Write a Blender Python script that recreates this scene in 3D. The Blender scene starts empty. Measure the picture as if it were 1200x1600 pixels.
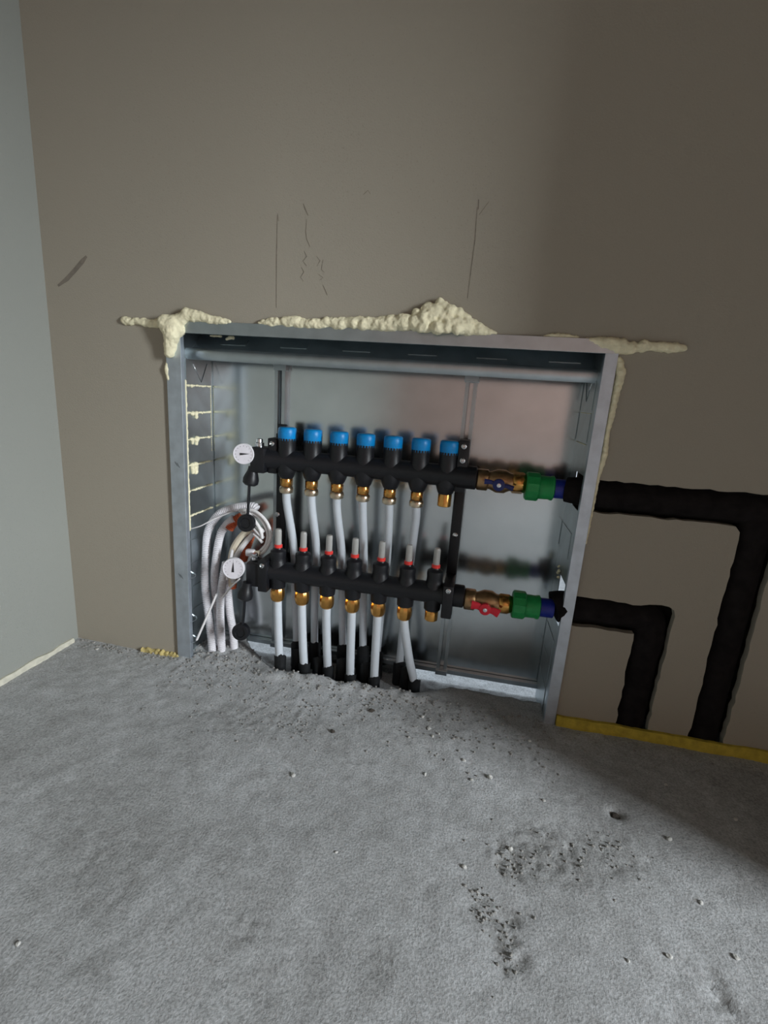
import bpy, bmesh, math, random
from mathutils import Vector, Matrix, noise
from mathutils.geometry import tessellate_polygon
random.seed(7)
PI = math.pi
S = bpy.context.scene
C = S.collection

# ------------------------------------------------------------------ camera
cam_d = bpy.data.cameras.new('camera')
cam_d.sensor_fit = 'HORIZONTAL'; cam_d.sensor_width = 36.0
cam_d.lens = 748.48 / 1200 * 36.0
cam_d.clip_start = 0.01
cam = bpy.data.objects.new('camera', cam_d); C.objects.link(cam)
right = Vector((0.97930078, 0.19132734, 0.06605925))
down = Vector((0.10844434, -0.22037574, -0.96936802))
fwd = Vector((-0.17090874, 0.95646661, -0.2365625))
M = Matrix((( right.x, -down.x, -fwd.x, 0.55505),
            ( right.y, -down.y, -fwd.y, -0.80238),
            ( right.z, -down.z, -fwd.z, 0.55538),
            (0, 0, 0, 1)))
cam.matrix_world = M
S.camera = cam

# ------------------------------------------------------------------ world, daylight, exposure
w = bpy.data.worlds.new('overcast_sky'); S.world = w; w.use_nodes = True
w.node_tree.nodes['Background'].inputs[0].default_value = (0.80, 0.90, 1.0, 1)
w.node_tree.nodes['Background'].inputs[1].default_value = 1.35

WY0, WY1, WZ0, WZ1, WX = -1.74, -1.20, 0.60, 1.95, 3.2       # the window opening in the right wall
ld = bpy.data.lights.new('window_daylight', 'AREA')
ld.shape = 'RECTANGLE'; ld.size = WZ1 - WZ0; ld.size_y = WY1 - WY0
ld.energy = 205.0; ld.color = (0.90, 0.96, 1.0)
lo = bpy.data.objects.new('window_daylight', ld); C.objects.link(lo)
lo.location = (WX + 0.12, (WY0 + WY1) / 2, (WZ0 + WZ1) / 2)
lo.rotation_euler = (0, PI / 2, 0)                              # shines towards -x

S.view_settings.view_transform = 'Standard'
S.view_settings.look = 'None'
S.view_settings.gamma = 1.0
S.view_settings.use_curve_mapping = False
S.view_settings.exposure = 0.0

# ------------------------------------------------------------------ materials
def srgb(r, g, b):
    f = lambda c: (c / 255 / 12.92) if c / 255 <= 0.04045 else ((c / 255 + 0.055) / 1.055) ** 2.4
    return (f(r), f(g), f(b), 1)

def mat(name, col, rough=0.6, metal=0.0, var=0.12, scale=40.0, bump=0.0, bscale=200.0, stretch=(1, 1, 1),
        spec=0.5, trans=0.0, col2=None, detail=4.0, ior=1.45, coat=0.0, rvar=0.0):
    m = bpy.data.materials.new(name); m.use_nodes = True
    nt = m.node_tree; N = nt.nodes; L = nt.links
    b = N['Principled BSDF']
    b.inputs['Roughness'].default_value = rough
    b.inputs['Metallic'].default_value = metal
    b.inputs['Specular IOR Level'].default_value = spec
    b.inputs['Transmission Weight'].default_value = trans
    b.inputs['IOR'].default_value = ior
    b.inputs['Coat Weight'].default_value = coat
    tc = N.new('ShaderNodeTexCoord'); mp = N.new('ShaderNodeMapping')
    L.new(tc.outputs['Object'], mp.inputs['Vector'])
    mp.inputs['Scale'].default_value = stretch
    no = N.new('ShaderNodeTexNoise'); no.inputs['Scale'].default_value = scale; no.inputs['Detail'].default_value = detail
    L.new(mp.outputs['Vector'], no.inputs['Vector'])
    r = N.new('ShaderNodeValToRGB')
    c = col
    c2 = col2 or tuple(min(1, v * (1 + var)) for v in c[:3]) + (1,)
    c1 = tuple(v * (1 - var) for v in c[:3]) + (1,)
    r.color_ramp.elements[0].color = c1; r.color_ramp.elements[0].position = 0.3
    r.color_ramp.elements[1].color = c2; r.color_ramp.elements[1].position = 0.7
    L.new(no.outputs['Fac'], r.inputs['Fac'])
    L.new(r.outputs['Color'], b.inputs['Base Color'])
    if rvar:
        mr = N.new('ShaderNodeMapRange')
        mr.inputs['To Min'].default_value = max(0.02, rough - rvar); mr.inputs['To Max'].default_value = rough + rvar
        L.new(no.outputs['Fac'], mr.inputs['Value']); L.new(mr.outputs['Result'], b.inputs['Roughness'])
    if bump:
        n2 = N.new('ShaderNodeTexNoise'); n2.inputs['Scale'].default_value = bscale; n2.inputs['Detail'].default_value = 6
        L.new(mp.outputs['Vector'], n2.inputs['Vector'])
        bp = N.new('ShaderNodeBump'); bp.inputs['Strength'].default_value = bump; bp.inputs['Distance'].default_value = 0.002
        L.new(n2.outputs['Fac'], bp.inputs['Height']); L.new(bp.outputs['Normal'], b.inputs['Normal'])
    return m

def wall_material(name, c_lo, c_hi):
    """rendered board: fine grain over soft, vertically drawn out blotches"""
    m = bpy.data.materials.new(name); m.use_nodes = True
    nt = m.node_tree; N = nt.nodes; L = nt.links; b = N['Principled BSDF']
    b.inputs['Roughness'].default_value = 0.9; b.inputs['Specular IOR Level'].default_value = 0.2
    tc = N.new('ShaderNodeTexCoord'); mp = N.new('ShaderNodeMapping'); mp.inputs['Scale'].default_value = (1, 1, 0.35)
    L.new(tc.outputs['Object'], mp.inputs['Vector'])
    a = N.new('ShaderNodeTexNoise'); a.inputs['Scale'].default_value = 5; a.inputs['Detail'].default_value = 3
    L.new(mp.outputs['Vector'], a.inputs['Vector'])
    g = N.new('ShaderNodeTexNoise'); g.inputs['Scale'].default_value = 420; g.inputs['Detail'].default_value = 3
    L.new(tc.outputs['Object'], g.inputs['Vector'])
    mx = N.new('ShaderNodeMath'); mx.operation = 'MULTIPLY_ADD'; mx.inputs[1].default_value = 1.35
    L.new(g.outputs['Fac'], mx.inputs[0])
    m2 = N.new('ShaderNodeMath'); m2.operation = 'MULTIPLY'; m2.inputs[1].default_value = 0.45
    L.new(a.outputs['Fac'], m2.inputs[0]); L.new(m2.outputs[0], mx.inputs[2])
    r = N.new('ShaderNodeValToRGB')
    r.color_ramp.elements[0].position = 0.32; r.color_ramp.elements[0].color = c_lo
    r.color_ramp.elements[1].position = 0.68; r.color_ramp.elements[1].color = c_hi
    L.new(mx.outputs[0], r.inputs['Fac']); L.new(r.outputs['Color'], b.inputs['Base Color'])
    bp = N.new('ShaderNodeBump'); bp.inputs['Strength'].default_value = 0.25; bp.inputs['Distance'].default_value = 0.001
    L.new(g.outputs['Fac'], bp.inputs['Height']); L.new(bp.outputs['Normal'], b.inputs['Normal'])
    return m

def floor_material():
    m = bpy.data.materials.new('rough_concrete_screed'); m.use_nodes = True
    nt = m.node_tree; N = nt.nodes; L = nt.links; b = N['Principled BSDF']
    b.inputs['Roughness'].default_value = 0.92; b.inputs['Specular IOR Level'].default_value = 0.25
    tc = N.new('ShaderNodeTexCoord')
    def nz(s, d, rough=0.5):
        n = N.new('ShaderNodeTexNoise'); n.inputs['Scale'].default_value = s; n.inputs['Detail'].default_value = d
        n.inputs['Roughness'].default_value = rough
        L.new(tc.outputs['Object'], n.inputs['Vector']); return n
    big = nz(4.5, 4); mid = nz(38, 5, 0.6); fine = nz(330, 4, 0.65)
    def ramp(src, p0, c0, p1, c1):
        r = N.new('ShaderNodeValToRGB')
        r.color_ramp.elements[0].position = p0; r.color_ramp.elements[0].color = c0
        r.color_ramp.elements[1].position = p1; r.color_ramp.elements[1].color = c1
        L.new(src, r.inputs['Fac']); return r
    base = ramp(big.outputs['Fac'], 0.3, srgb(170, 171, 171), 0.7, srgb(194, 196, 198))
    mr = ramp(mid.outputs['Fac'], 0.28, (0.80, 0.79, 0.78, 1), 0.62, (1.04, 1.04, 1.04, 1))
    fr = ramp(fine.outputs['Fac'], 0.30, (0.62, 0.62, 0.61, 1), 0.60, (1.10, 1.10, 1.10, 1))
    def mul(a, c):
        x = N.new('ShaderNodeMixRGB'); x.blend_type = 'MULTIPLY'; x.inputs[0].default_value = 1
        L.new(a, x.inputs[1]); L.new(c, x.inputs[2]); return x
    o = mul(mul(base.outputs[0], mr.outputs[0]).outputs[0], fr.outputs[0])
    # damp, gritty stains with a shape of their own
    at = N.new('ShaderNodeAttribute'); at.attribute_name = 'stain'
    st = N.new('ShaderNodeMixRGB'); st.blend_type = 'MULTIPLY'
    st.inputs[2].default_value = (0.62, 0.61, 0.59, 1)
    sm = N.new('ShaderNodeMath'); sm.operation = 'MULTIPLY'
    sr = ramp(nz(75, 5, 0.7).outputs['Fac'], 0.42, (0, 0, 0, 1), 0.58, (1, 1, 1, 1))
    L.new(at.outputs['Fac'], sm.inputs[0]); L.new(sr.outputs[0], sm.inputs[1])
    L.new(sm.outputs[0], st.inputs[0]); L.new(o.outputs[0], st.inputs[1])
    L.new(st.outputs[0], b.inputs['Base Color'])
    ad = N.new('ShaderNodeMath'); ad.operation = 'MULTIPLY_ADD'; ad.inputs[1].default_value = 0.5
    L.new(mid.outputs['Fac'], ad.inputs[0]); L.new(fine.outputs['Fac'], ad.inputs[2])
    bp = N.new('ShaderNodeBump'); bp.inputs['Strength'].default_value = 0.55; bp.inputs['Distance'].default_value = 0.002
    L.new(ad.outputs[0], bp.inputs['Height']); L.new(bp.outputs['Normal'], b.inputs['Normal'])
    return m

MT = {
 'wall': wall_material('brown_grey_board', srgb(140, 133, 120), srgb(163, 156, 142)),
 'wall_l': wall_material('pale_grey_render', srgb(128, 130, 124), srgb(148, 150, 144)),
 'room': wall_material('terracotta_block', srgb(150, 122, 112), srgb(174, 147, 137)),
 'ceil': wall_material('grey_board_ceiling', srgb(80, 76, 70), srgb(98, 94, 87)),
 'floor': floor_material(),
 'zinc': mat('galvanised_steel', srgb(184, 193, 197), 0.36, 1.0, 0.10, 26, 0.04, 60, rvar=0.05),
 'mirror': mat('smooth_zinc_back_panel', srgb(205, 211, 213), 0.19, 1.0, 0.08, 14, 0.02, 30, rvar=0.05),
 'zinc_dull': mat('dull_zinc', srgb(204, 212, 220), 0.55, 1.0, 0.12, 40),
 'steel': mat('bright_screw_steel', srgb(215, 218, 220), 0.2, 1.0, 0.06, 300),
 'black': mat('black_nylon', srgb(22, 23, 27), 0.42, 0, 0.2, 200, 0.1, 500),
 'rubber': mat('black_rubber_sleeve', srgb(24, 26, 28), 0.6, 0, 0.3, 160, 0.2, 300),
 'insul': mat('black_foam_insulation', srgb(30, 27, 27), 0.95, 0, 0.3, 60, 0.25, 260, spec=.15),
 'cavity': mat('dark_cavity_shade', srgb(70, 62, 54), 0.95, 0, 0.3, 80),  # shade of the chase cavity put into the colour
 'blue': mat('blue_plastic_cap', srgb(2, 132, 200), 0.4, 0, 0.08, 120, 0.08, 300),
 'dblue': mat('dark_blue_plastic', srgb(22, 42, 140), 0.4, 0, 0.12, 120),
 'navy': mat('navy_handle_paint', srgb(20, 34, 98), 0.35, 0, 0.1, 120),
 'red': mat('red_handle_paint', srgb(205, 28, 48), 0.35, 0, 0.1, 120),
 'redring': mat('red_ring_plastic', srgb(228, 62, 56), 0.4, 0, 0.08, 120),
 'green': mat('green_plastic', srgb(30, 146, 76), 0.45, 0, 0.1, 100, 0.05, 300),
 'brass': mat('brass', srgb(214, 160, 88), 0.24, 1.0, 0.10, 90),
 'brass_d': mat('dull_brass_casting', srgb(176, 142, 104), 0.38, 1.0, 0.15, 120, 0.2, 400),
 'nickel': mat('pale_pressed_collar', srgb(206, 190, 166), 0.28, 1.0, 0.1, 120),
 'clear': mat('sight_glass', srgb(226, 226, 222), 0.12, 0, 0.03, 40, spec=0.6, trans=0.55),
 'pex': mat('milky_white_pipe', srgb(208, 215, 222), 0.35, 0, 0.03, 60),
 'white': mat('white_plastic', srgb(228, 226, 230), 0.45, 0, 0.05, 80),
 'cable': mat('white_cable_sheath', srgb(235, 232, 232), 0.5, 0, 0.05, 80),
 'cream': mat('cream_cable_sheath', srgb(226, 214, 192), 0.5, 0, 0.06, 80),
 'orange': mat('orange_conduit', srgb(196, 98, 62), 0.5, 0, 0.15, 80),
 'dial': mat('white_gauge_dial', srgb(226, 222, 228), 0.4, 0, 0.04, 100),
 'ink': mat('black_print', srgb(30, 30, 34), 0.6, 0, 0.1, 100),
 'pencil': mat('pencil_line', srgb(124, 116, 104), 0.9, 0, 0.25, 200),
 'scuff': mat('grey_scuff', srgb(126, 118, 107), 0.9, 0, 0.12, 120),
 'foam': mat('cream_expanding_foam', srgb(238, 230, 196), 0.85, 0, 0.10, 90, 0.5, 240),
 'yellow': mat('yellow_edge_foam', srgb(190, 168, 62), 0.85, 0, 0.18, 90, 0.5, 200),
 'pale_yellow': mat('worn_yellow_foam', srgb(196, 178, 118), 0.85, 0, 0.2, 90, 0.5, 200),
 'pale_edge': mat('pale_edge_strip', srgb(205, 202, 186), 0.85, 0, 0.12, 90, 0.3, 200),
 'chip': mat('white_mortar_chip', srgb(206, 205, 200), 0.9, 0, 0.1, 200, 0.4, 400),
 'stone': mat('grey_screed_crumb', srgb(150, 148, 144), 0.95, 0, 0.25, 200, 0.5, 400),
 'dark_stone': mat('dark_grit_lump', srgb(78, 72, 66), 0.95, 0, 0.25, 200, 0.5, 400),
 'alu': mat('window_frame_paint', srgb(220, 222, 224), 0.4, 0, 0.03, 40),
}

# ------------------------------------------------------------------ helpers
def link(name, me, m, parent=None, loc=None, smooth=True):
    o = bpy.data.objects.new(name, me)
    if m and not me.materials: me.materials.append(MT[m])
    C.objects.link(o)
    if smooth:
        for f in me.polygons: f.use_smooth = True
    if parent:
        o.parent = parent
    base = Vector(loc) if loc is not None else Vector((0, 0, 0))
    o.location = base - (world_of(parent) if parent else Vector((0, 0, 0)))
    return o

def world_of(o):
    v = Vector((0, 0, 0))
    while o:
        v += o.location; o = o.parent
    return v

def mesh(bm, sharp=35):
    me = bpy.data.meshes.new('mesh')
    bmesh.ops.recalc_face_normals(bm, faces=bm.faces)
    for e in bm.edges:
        if len(e.link_faces) == 2 and e.calc_face_angle(0) > math.radians(sharp): e.smooth = False
    bm.to_mesh(me); bm.free()
    return me

def thing(name, label, cat, loc=(0, 0, 0), group=None):
    o = bpy.data.objects.new(name, None); C.objects.link(o); o.location = loc; o.empty_display_size = 0.02
    return tag(o, label, cat, group)

def tag(o, label=None, cat=None, group=None, kind=None):
    if label: o['label'] = label
    if cat: o['category'] = cat
    if group: o['group'] = group
    if kind: o['kind'] = kind
    return o

def add_box(bm, x0, x1, y0, y1, z0, z1, bev=0.0):
    r = bmesh.ops.create_cube(bm, size=1)
    vs = r['verts']
    for v in vs:
        v.co = Vector((x0 + (v.co.x + .5) * (x1 - x0), y0 + (v.co.y + .5) * (y1 - y0), z0 + (v.co.z + .5) * (z1 - z0)))
    if bev:
        es = list({e for v in vs for e in v.link_edges})
        bmesh.ops.bevel(bm, geom=es, offset=bev, segments=2, affect='EDGES', profile=0.5)
    return vs

def box(x0, x1, y0, y1, z0, z1, bev=0.0):
    bm = bmesh.new(); add_box(bm, x0, x1, y0, y1, z0, z1, bev); return bm

def frame(d):
    d = d.normalized()
    a = Vector((0, 0, 1)) if abs(d.z) < 0.9 else Vector((1, 0, 0))
    u = d.cross(a).normalized(); return u, d.cross(u).normalized()

def add_lathe(bm, prof, org=(0, 0, 0), axis=(0, 0, 1), segs=20, phase=0.0, rmod=None):
    """prof: list of (t along axis, radius)"""
    o = Vector(org); d = Vector(axis).normalized(); u, v = frame(d)
    rings = []
    for t, r in prof:
        ring = []
        for k in range(segs):
            a = 2 * PI * k / segs + phase
            rr = r * (rmod(k) if rmod else 1)
            ring.append(bm.verts.new(o + d * t + (u * math.cos(a) + v * math.sin(a)) * rr))
        rings.append(ring)
    for A, B in zip(rings, rings[1:]):
        for k in range(segs):
            bm.faces.new((A[k], A[(k + 1) % segs], B[(k + 1) % segs], B[k]))
    bm.faces.new(rings[0][::-1]); bm.faces.new(rings[-1])

def lathe(*a, **k):
    bm = bmesh.new(); add_lathe(bm, *a, **k); return bm

def smooth_path(pts, n=8):
    P = [Vector(p) for p in pts]
    if len(P) < 3: return [P[0].lerp(P[-1], i / n) for i in range(n + 1)]
    Q = [P[0] * 2 - P[1]] + P + [P[-1] * 2 - P[-2]]
    out = []
    for i in range(1, len(Q) - 2):
        p0, p1, p2, p3 = Q[i - 1:i + 3]
        for k in range(n):
            t = k / n
            out.append(0.5 * ((2 * p1) + (p2 - p0) * t + (2 * p0 - 5 * p1 + 4 * p2 - p3) * t * t + (3 * p1 - p0 - 3 * p2 + p3) * t ** 3))
    out.append(P[-1]); return out

def add_tube(bm, path, r, segs=12, flat=None):
    """r: number or function of fraction 0..1 ; flat=(a,b) makes an elliptic section"""
    T = []
    for i, p in enumerate(path):
        a = path[max(0, i - 1)]; b = path[min(len(path) - 1, i + 1)]
        T.append((b - a).normalized())
    u, v = frame(T[0]); rings = []
    for i, p in enumerate(path):
        u = (u - T[i] * u.dot(T[i])).normalized(); v = T[i].cross(u)
        rr = r(i / (len(path) - 1)) if callable(r) else r
        ring = []
        for k in range(segs):
            a = 2 * PI * k / segs
            ring.append(bm.verts.new(p + u * math.cos(a) * rr * (flat[0] if flat else 1) + v * math.sin(a) * rr * (flat[1] if flat else 1)))
        rings.append(ring)
    for A, B in zip(rings, rings[1:]):
        for k in range(segs):
            bm.faces.new((A[k], A[(k + 1) % segs], B[(k + 1) % segs], B[k]))
    bm.faces.new(rings[0][::-1]); bm.faces.new(rings[-1])

def tube(pts, r, segs=12, n=8, flat=None):
    bm = bmesh.new(); add_tube(bm, smooth_path(pts, n), r, segs, flat); return bm

def resample(path, step):
    out = [path[0].copy()]; acc = 0.0
    for a, b in zip(path, path[1:]):
        d = (b - a).length
        if d < 1e-9: continue
        t = step - acc
        while t <= d:
            out.append(a.lerp(b, t / d)); t += step
        acc = (acc + d) % step
    return out

def corrugated(pts, r, pitch=0.004):
    path = resample(smooth_path(pts, 12), pitch / 2)
    bm = bmesh.new()
    T = []
    for i in range(len(path)):
        a = path[max(0, i - 1)]; b = path[min(len(path) - 1, i + 1)]; T.append((b - a).normalized())
    u, v = frame(T[0]); rings = []
    for i, p in enumerate(path):
        u = (u - T[i] * u.dot(T[i])).normalized(); v = T[i].cross(u)
        rr = r * (1.0 if i % 2 else 0.78)
        rings.append([bm.verts.new(p + (u * math.cos(2 * PI * k / 14) + v * math.sin(2 * PI * k / 14)) * rr) for k in range(14)])
    for A, B in zip(rings, rings[1:]):
        for k in range(14): bm.faces.new((A[k], A[(k + 1) % 14], B[(k + 1) % 14], B[k]))
    bm.faces.new(rings[0][::-1]); bm.faces.new(rings[-1])
    return bm

def sheet(loops, y0, y1):
    """a board in the xz plane with the given outlines (each outline a separate piece)"""
    bm = bmesh.new()
    for lp in loops:
        v3 = [Vector((x, 0, z)) for x, z in lp]
        tris = tessellate_polygon([v3])
        F = [bm.verts.new((p.x, y0, p.z)) for p in v3]; Bk = [bm.verts.new((p.x, y1, p.z)) for p in v3]
        for t in tris:
            bm.faces.new([F[i] for i in t]); bm.faces.new([Bk[i] for i in reversed(t)])
        n = len(lp)
        for i in range(n):
            j = (i + 1) % n; bm.faces.new((F[i], F[j], Bk[j], Bk[i]))
    return bm

def ragged(pts, rag, step=0.012, amp=0.0016):
    """outline whose edges listed in rag are broken up with small irregularities"""
    out = []; n = len(pts)
    for i in range(n):
        a = Vector(pts[i]); b = Vector(pts[(i + 1) % n]); out.append((a.x, a.y))
        if i in rag:
            d = b - a; k = max(1, int(d.length / step)); nn = Vector((-d.y, d.x)).normalized()
            for q in range(1, k):
                p = a + d * (q / k) + nn * random.uniform(-amp, amp); out.append((p.x, p.y))
    return out

# ------------------------------------------------------------------ the setting
XL, CEIL = -0.2417, 2.6
YW = 0.004                                    # face of the back wall; the cabinet rim stands a little proud of it
main = [(XL, -.06), (.006, -.06), (.006, .650), (.744, .650), (.744, .4475), (1.0255, .4475), (1.0255, -.06), (1.4, -.06), (1.4, CEIL), (XL, CEIL)]
isl_a = [(.744, .3945), (.744, .2470), (.853, .2455), (.866, .2490), (.884, .2510), (.896, .2495), (.9045, .2440), (.9075, .2340), (.9055, .2050), (.9055, -.06), (.9705, -.06), (.9705, .3860), (.9630, .3945)]
isl_b = [(.744, .1935), (.744, -.06), (.8515, -.06), (.8515, .1935)]
wb = link('wall_back', mesh(sheet([ragged(main, {4, 5}), ragged(isl_a, {1, 8, 10, 12}, amp=0.0016), ragged(isl_b, {2, 3})], YW, YW + 0.0125)), 'wall', smooth=False)
tag(wb, 'brown grey board wall around the heating cabinet', kind='structure')
# added dark sheets behind the chases, cavity shade in their colour, blocking light
bm = box(.752, 1.4, .060, .075, -.06, .3); add_box(bm, .7345, 1.4, .060, .075, .3, .7); add_box(bm, .7345, .752, .0166, .060, .455, .46); add_box(bm, .7345, .752, .0166, .060, .385, .39)
link('chase_backing', mesh(bm), 'cavity', wb, smooth=False)
tag(link('wall_left', mesh(box(XL - .1, XL, -3.3, .11, -.06, CEIL)), 'wall_l', smooth=False), 'pale grey side wall on the left', kind='structure')
bm = box(1.4, 1.5, -.49, .11, -.06, CEIL); add_box(bm, 1.4, 1.5, -2.0, -.49, 1.07, CEIL)  # return wall, plus an added unseen beam dimming the upper back wall
tag(link('wall_partition', mesh(bm), 'wall', smooth=False), 'return wall to the right of the pipes with an added beam that dims the upper wall', kind='structure')
bm = bmesh.new()
for a in ((-3.3, WY0, -.06, CEIL), (WY1, .11, -.06, CEIL), (WY0, WY1, -.06, WZ0), (WY0, WY1, WZ1, CEIL)):
    add_box(bm, WX, WX + .1, a[0], a[1], a[2], a[3])
tag(link('wall_right', mesh(bm), 'room', smooth=False), 'far right wall with the window opening', kind='structure')
tag(link('wall_far_back', mesh(box(1.5, WX, YW, YW + .1, -.06, CEIL)), 'wall', smooth=False), 'back wall of the neighbouring bay', kind='structure')
tag(link('wall_front', mesh(box(XL - .1, WX + .1, -3.4, -3.3, -.06, CEIL)), 'room', smooth=False), 'unplastered wall behind the camera', kind='structure')
tag(link('ceiling', mesh(box(XL - .1, WX + .1, -3.4, .11, CEIL, CEIL + .1)), 'ceil', smooth=False), 'grey ceiling', kind='structure')
win = link('window_1', mesh(box(WX + .02, WX + .07, WY0, WY1, WZ0, WZ0 + .05)), 'alu', smooth=False)
tag(win, 'pale window frame in the far right wall', kind='structure')
for a in ((WY0, WY1, WZ1 - .05, WZ1), (WY0, WY0 + .05, WZ0 + .05, WZ1 - .05), (WY1 - .05, WY1, WZ0 + .05, WZ1 - .05)):
    link('window_frame', mesh(box(WX + .02, WX + .07, a[0], a[1], a[2], a[3])), 'alu', win, smooth=False)

# floor: a fine, rough screed where the photograph looks, plain beyond
def sstep(a, b, t):
    t = max(0.0, min(1.0, (t - a) / (b - a))); return t * t * (3 - 2 * t)
def pit_edge(x):
    if x < .10: return .30
    if x < .20: return .105 - (x - .10) / .10 * .085
    if x < .49: return .018 + .006 * math.sin(x * 70)
    if x < .56: return .020 + (x - .49) / .07 * .045
    return .066
STAINS = [(.656, -.300, .022, .026, 1.0), (.645, -.385, .024, .034, 1.0), (.70, -.27, .075, .05, .75), (.78, -.25, .06, .04, .6),
          (.620, -.36, .02, .02, .7), (.22, -.14, .11, .05, .55), (.30, -.12, .06, .035, .6), (.05, -.10, .05, .02, .4),
          (.854, -.392, .012, .026, .9), (.37, -.44, .025, .02, .5), (.52, -.44, .03, .02, .5), (.20, -.42, .05, .06, .35)]
def stain(x, y):
    s = 0.0
    for cx, cy, rx, ry, k in STAINS:
        d = math.hypot((x - cx) / rx, (y - cy) / ry) + .5 * noise.noise((x * 40, y * 40, 3.1))
        s = max(s, k * (1 - sstep(.55, 1.15, d)))
    return s
def height(x, y):
    p = Vector((x, y, 0))
    h = .0035 * noise.noise(p * 6) + .0009 * noise.noise(p * 28) + .0007 * noise.noise(p * 95)
    gr = sstep(-.24, -.05, y) * .8 + .25
    g = noise.noise(p * 150 + Vector((7, 3, 1))); g2 = noise.noise(p * 62 + Vector((1, 9, 2)))
    h += gr * (.0016 * max(0, g) + .0022 * max(0, g2 - .15))
    s = stain(x, y)
    h += s * .004 * noise.noise(p * 110 + Vector((5, 5, 5))) - s * .0012
    # ridge of splashed screed at the pipe feet
    h += .007 * math.exp(-((y - .004) / .018) ** 2) * sstep(.16, .22, x) * (1 - sstep(.50, .56, x)) * (1 + noise.noise(p * 45))
    # crumbly left end around the conduits
    h += .006 * sstep(-.03, .02, x) * (1 - sstep(.10, .14, x)) * sstep(-.03, .02, y) * (1 + .8 * noise.noise(p * 60))
    # dented spot
    h -= .010 * math.exp(-(((x - .809) / .009) ** 2 + ((y + .18) / .007) ** 2))
    h -= .004 * math.exp(-((((x - .854) + (y + .392) * .9) / .006) ** 2 + ((y + .392) / .022) ** 2))
    e = pit_edge(x) + .006 * noise.noise(p * 55)
    if y > e - .012:
        h = h * (1 - sstep(e - .006, e + .008, y)) - .024 * sstep(e - .006, e + .008, y) + .003 * noise.noise(p * 70) * sstep(e, e + .01, y)
    if y > .112: h = min(h, -.044 + .003 * noise.noise(p * 50))
    return h
GX0, GX1, GY0, GY1, ST = XL - .02, 1.45, -.72, .20, .005
nx = int((GX1 - GX0) / ST); ny = int((GY1 - GY0) / ST)
verts = []; faces = []; sv = []
for j in range(ny + 1):
    for i in range(nx + 1):
        x = GX0 + (GX1 - GX0) * i / nx; y = GY0 + (GY1 - GY0) * j / ny
        verts.append((x, y, height(x, y))); sv.append(stain(x, y))
for j in range(ny):
    for i in range(nx):
        a = j * (nx + 1) + i; faces.append((a, a + 1, a + nx + 2, a + nx + 1))
def quad(x0, x1, y0, y1, z):
    n = len(verts); verts.extend(((x0, y0, z), (x1, y0, z), (x1, y1, z), (x0, y1, z))); sv.extend((0, 0, 0, 0)); faces.append((n, n + 1, n + 2, n + 3))
quad(XL - .1, WX + .2, -3.4, GY0 + .002, -.002); quad(GX1 - .002, WX + .2, GY0, .11, -.002); quad(-1.5, 2.6, GY1 - .002, 2.2, -.046)
me = bpy.data.meshes.new('mesh'); me.from_pydata(verts, [], faces)
att = me.attributes.new('stain', 'FLOAT', 'POINT'); att.data.foreach_set('value', sv)
tag(link('floor', me, 'floor'), 'rough grey concrete screed floor', kind='structure')

# marks on the back wall, each lying on the board
def mark(pts, wd, m='pencil', name='pencil_mark'):
    P = [Vector((x, YW - .0003, z)) for x, z in pts]
    bm = bmesh.new(); n = len(P); L_ = []; R_ = []
    for i, p in enumerate(P):
        d = (P[min(n - 1, i + 1)] - P[max(0, i - 1)]).normalized(); s = Vector((-d.z, 0, d.x)) * wd * (.25 if i in (0, n - 1) else .5)
        L_.append(bm.verts.new(p + s)); R_.append(bm.verts.new(p - s))
    for i in range(n - 1): bm.faces.new((L_[i], L_[i + 1], R_[i + 1], R_[i]))
    r = bmesh.ops.extrude_face_region(bm, geom=bm.faces[:])
    for g in r['geom']:
        if isinstance(g, bmesh.types.BMVert): g.co.y += .00028
    return link(name, mesh(bm), m, wb, smooth=False)
mark([(.205, .823), (.2045, .76), (.205, .685)], .0011)
mark([(.2055, .826), (.207, .815)], .0014)
mark([(.520, .835), (.5215, .79), (.520, .75), (.519, .709)], .0011)
mark([(.521, .845), (.522, .832)], .002); mark([(.536, .842), (.524, .825)], .0012)
mark([(.248, .840), (.252, .832), (.257, .823)], .0018)
mark([(.2545, .818), (.2535, .80), (.2555, .789), (.2615, .778)], .0010)
mark([(.2515, .772), (.256, .764), (.250, .757), (.2565, .750)], .0010)
mark([(.2475, .748), (.252, .741), (.2465, .733), (.2515, .727)], .0010)
mark([(.272, .765), (.279, .758), (.274, .75)], .0008); mark([(.284, .76), (.2815, .745), (.287, .741)], .0008)
mark([(.277, .738), (.285, .733), (.279, .729)], .0008); mark([(.285, .722), (.2895, .714), (.293, .707)], .0013)
mark([(.345, .852), (.352, .858), (.356, .853)], .001)
mark([(-.215, .708), (-.195, .720), (-.178, .734), (-.160, .750), (-.151, .758)], .008, 'scuff', 'scuff_mark')

# ------------------------------------------------------------------ the cabinet
W, H, D = .75, .658, .117
XS0, XS1 = .018, .732                          # inner faces of the side panels
cab = thing('manifold_cabinet', 'open galvanised steel cabinet recessed in the wall around the two manifolds', 'cabinet', (W / 2, .06, 0))
T = .0012
link('back_panel', mesh(box(XS0 - .001, XS1 + .001, D, D + T, -.002, H - .006)), 'mirror', cab, smooth=False)
link('gap_blocker', mesh(box(.205, .482, D, D + T, -.05, -.0021)), 'mirror', cab, smooth=False)  # added plate, blocks the bright rear floor between the pipe feet
link('top_panel', mesh(box(XS0 - .001, XS1 + .001, .0015, D, H - .008, H - .0068)), 'zinc', cab, smooth=False)
sl = link('side_panel', mesh(box(XS0 - T, XS0, .0015, D, -.03, H - .006)), 'zinc', cab, smooth=False)
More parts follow.
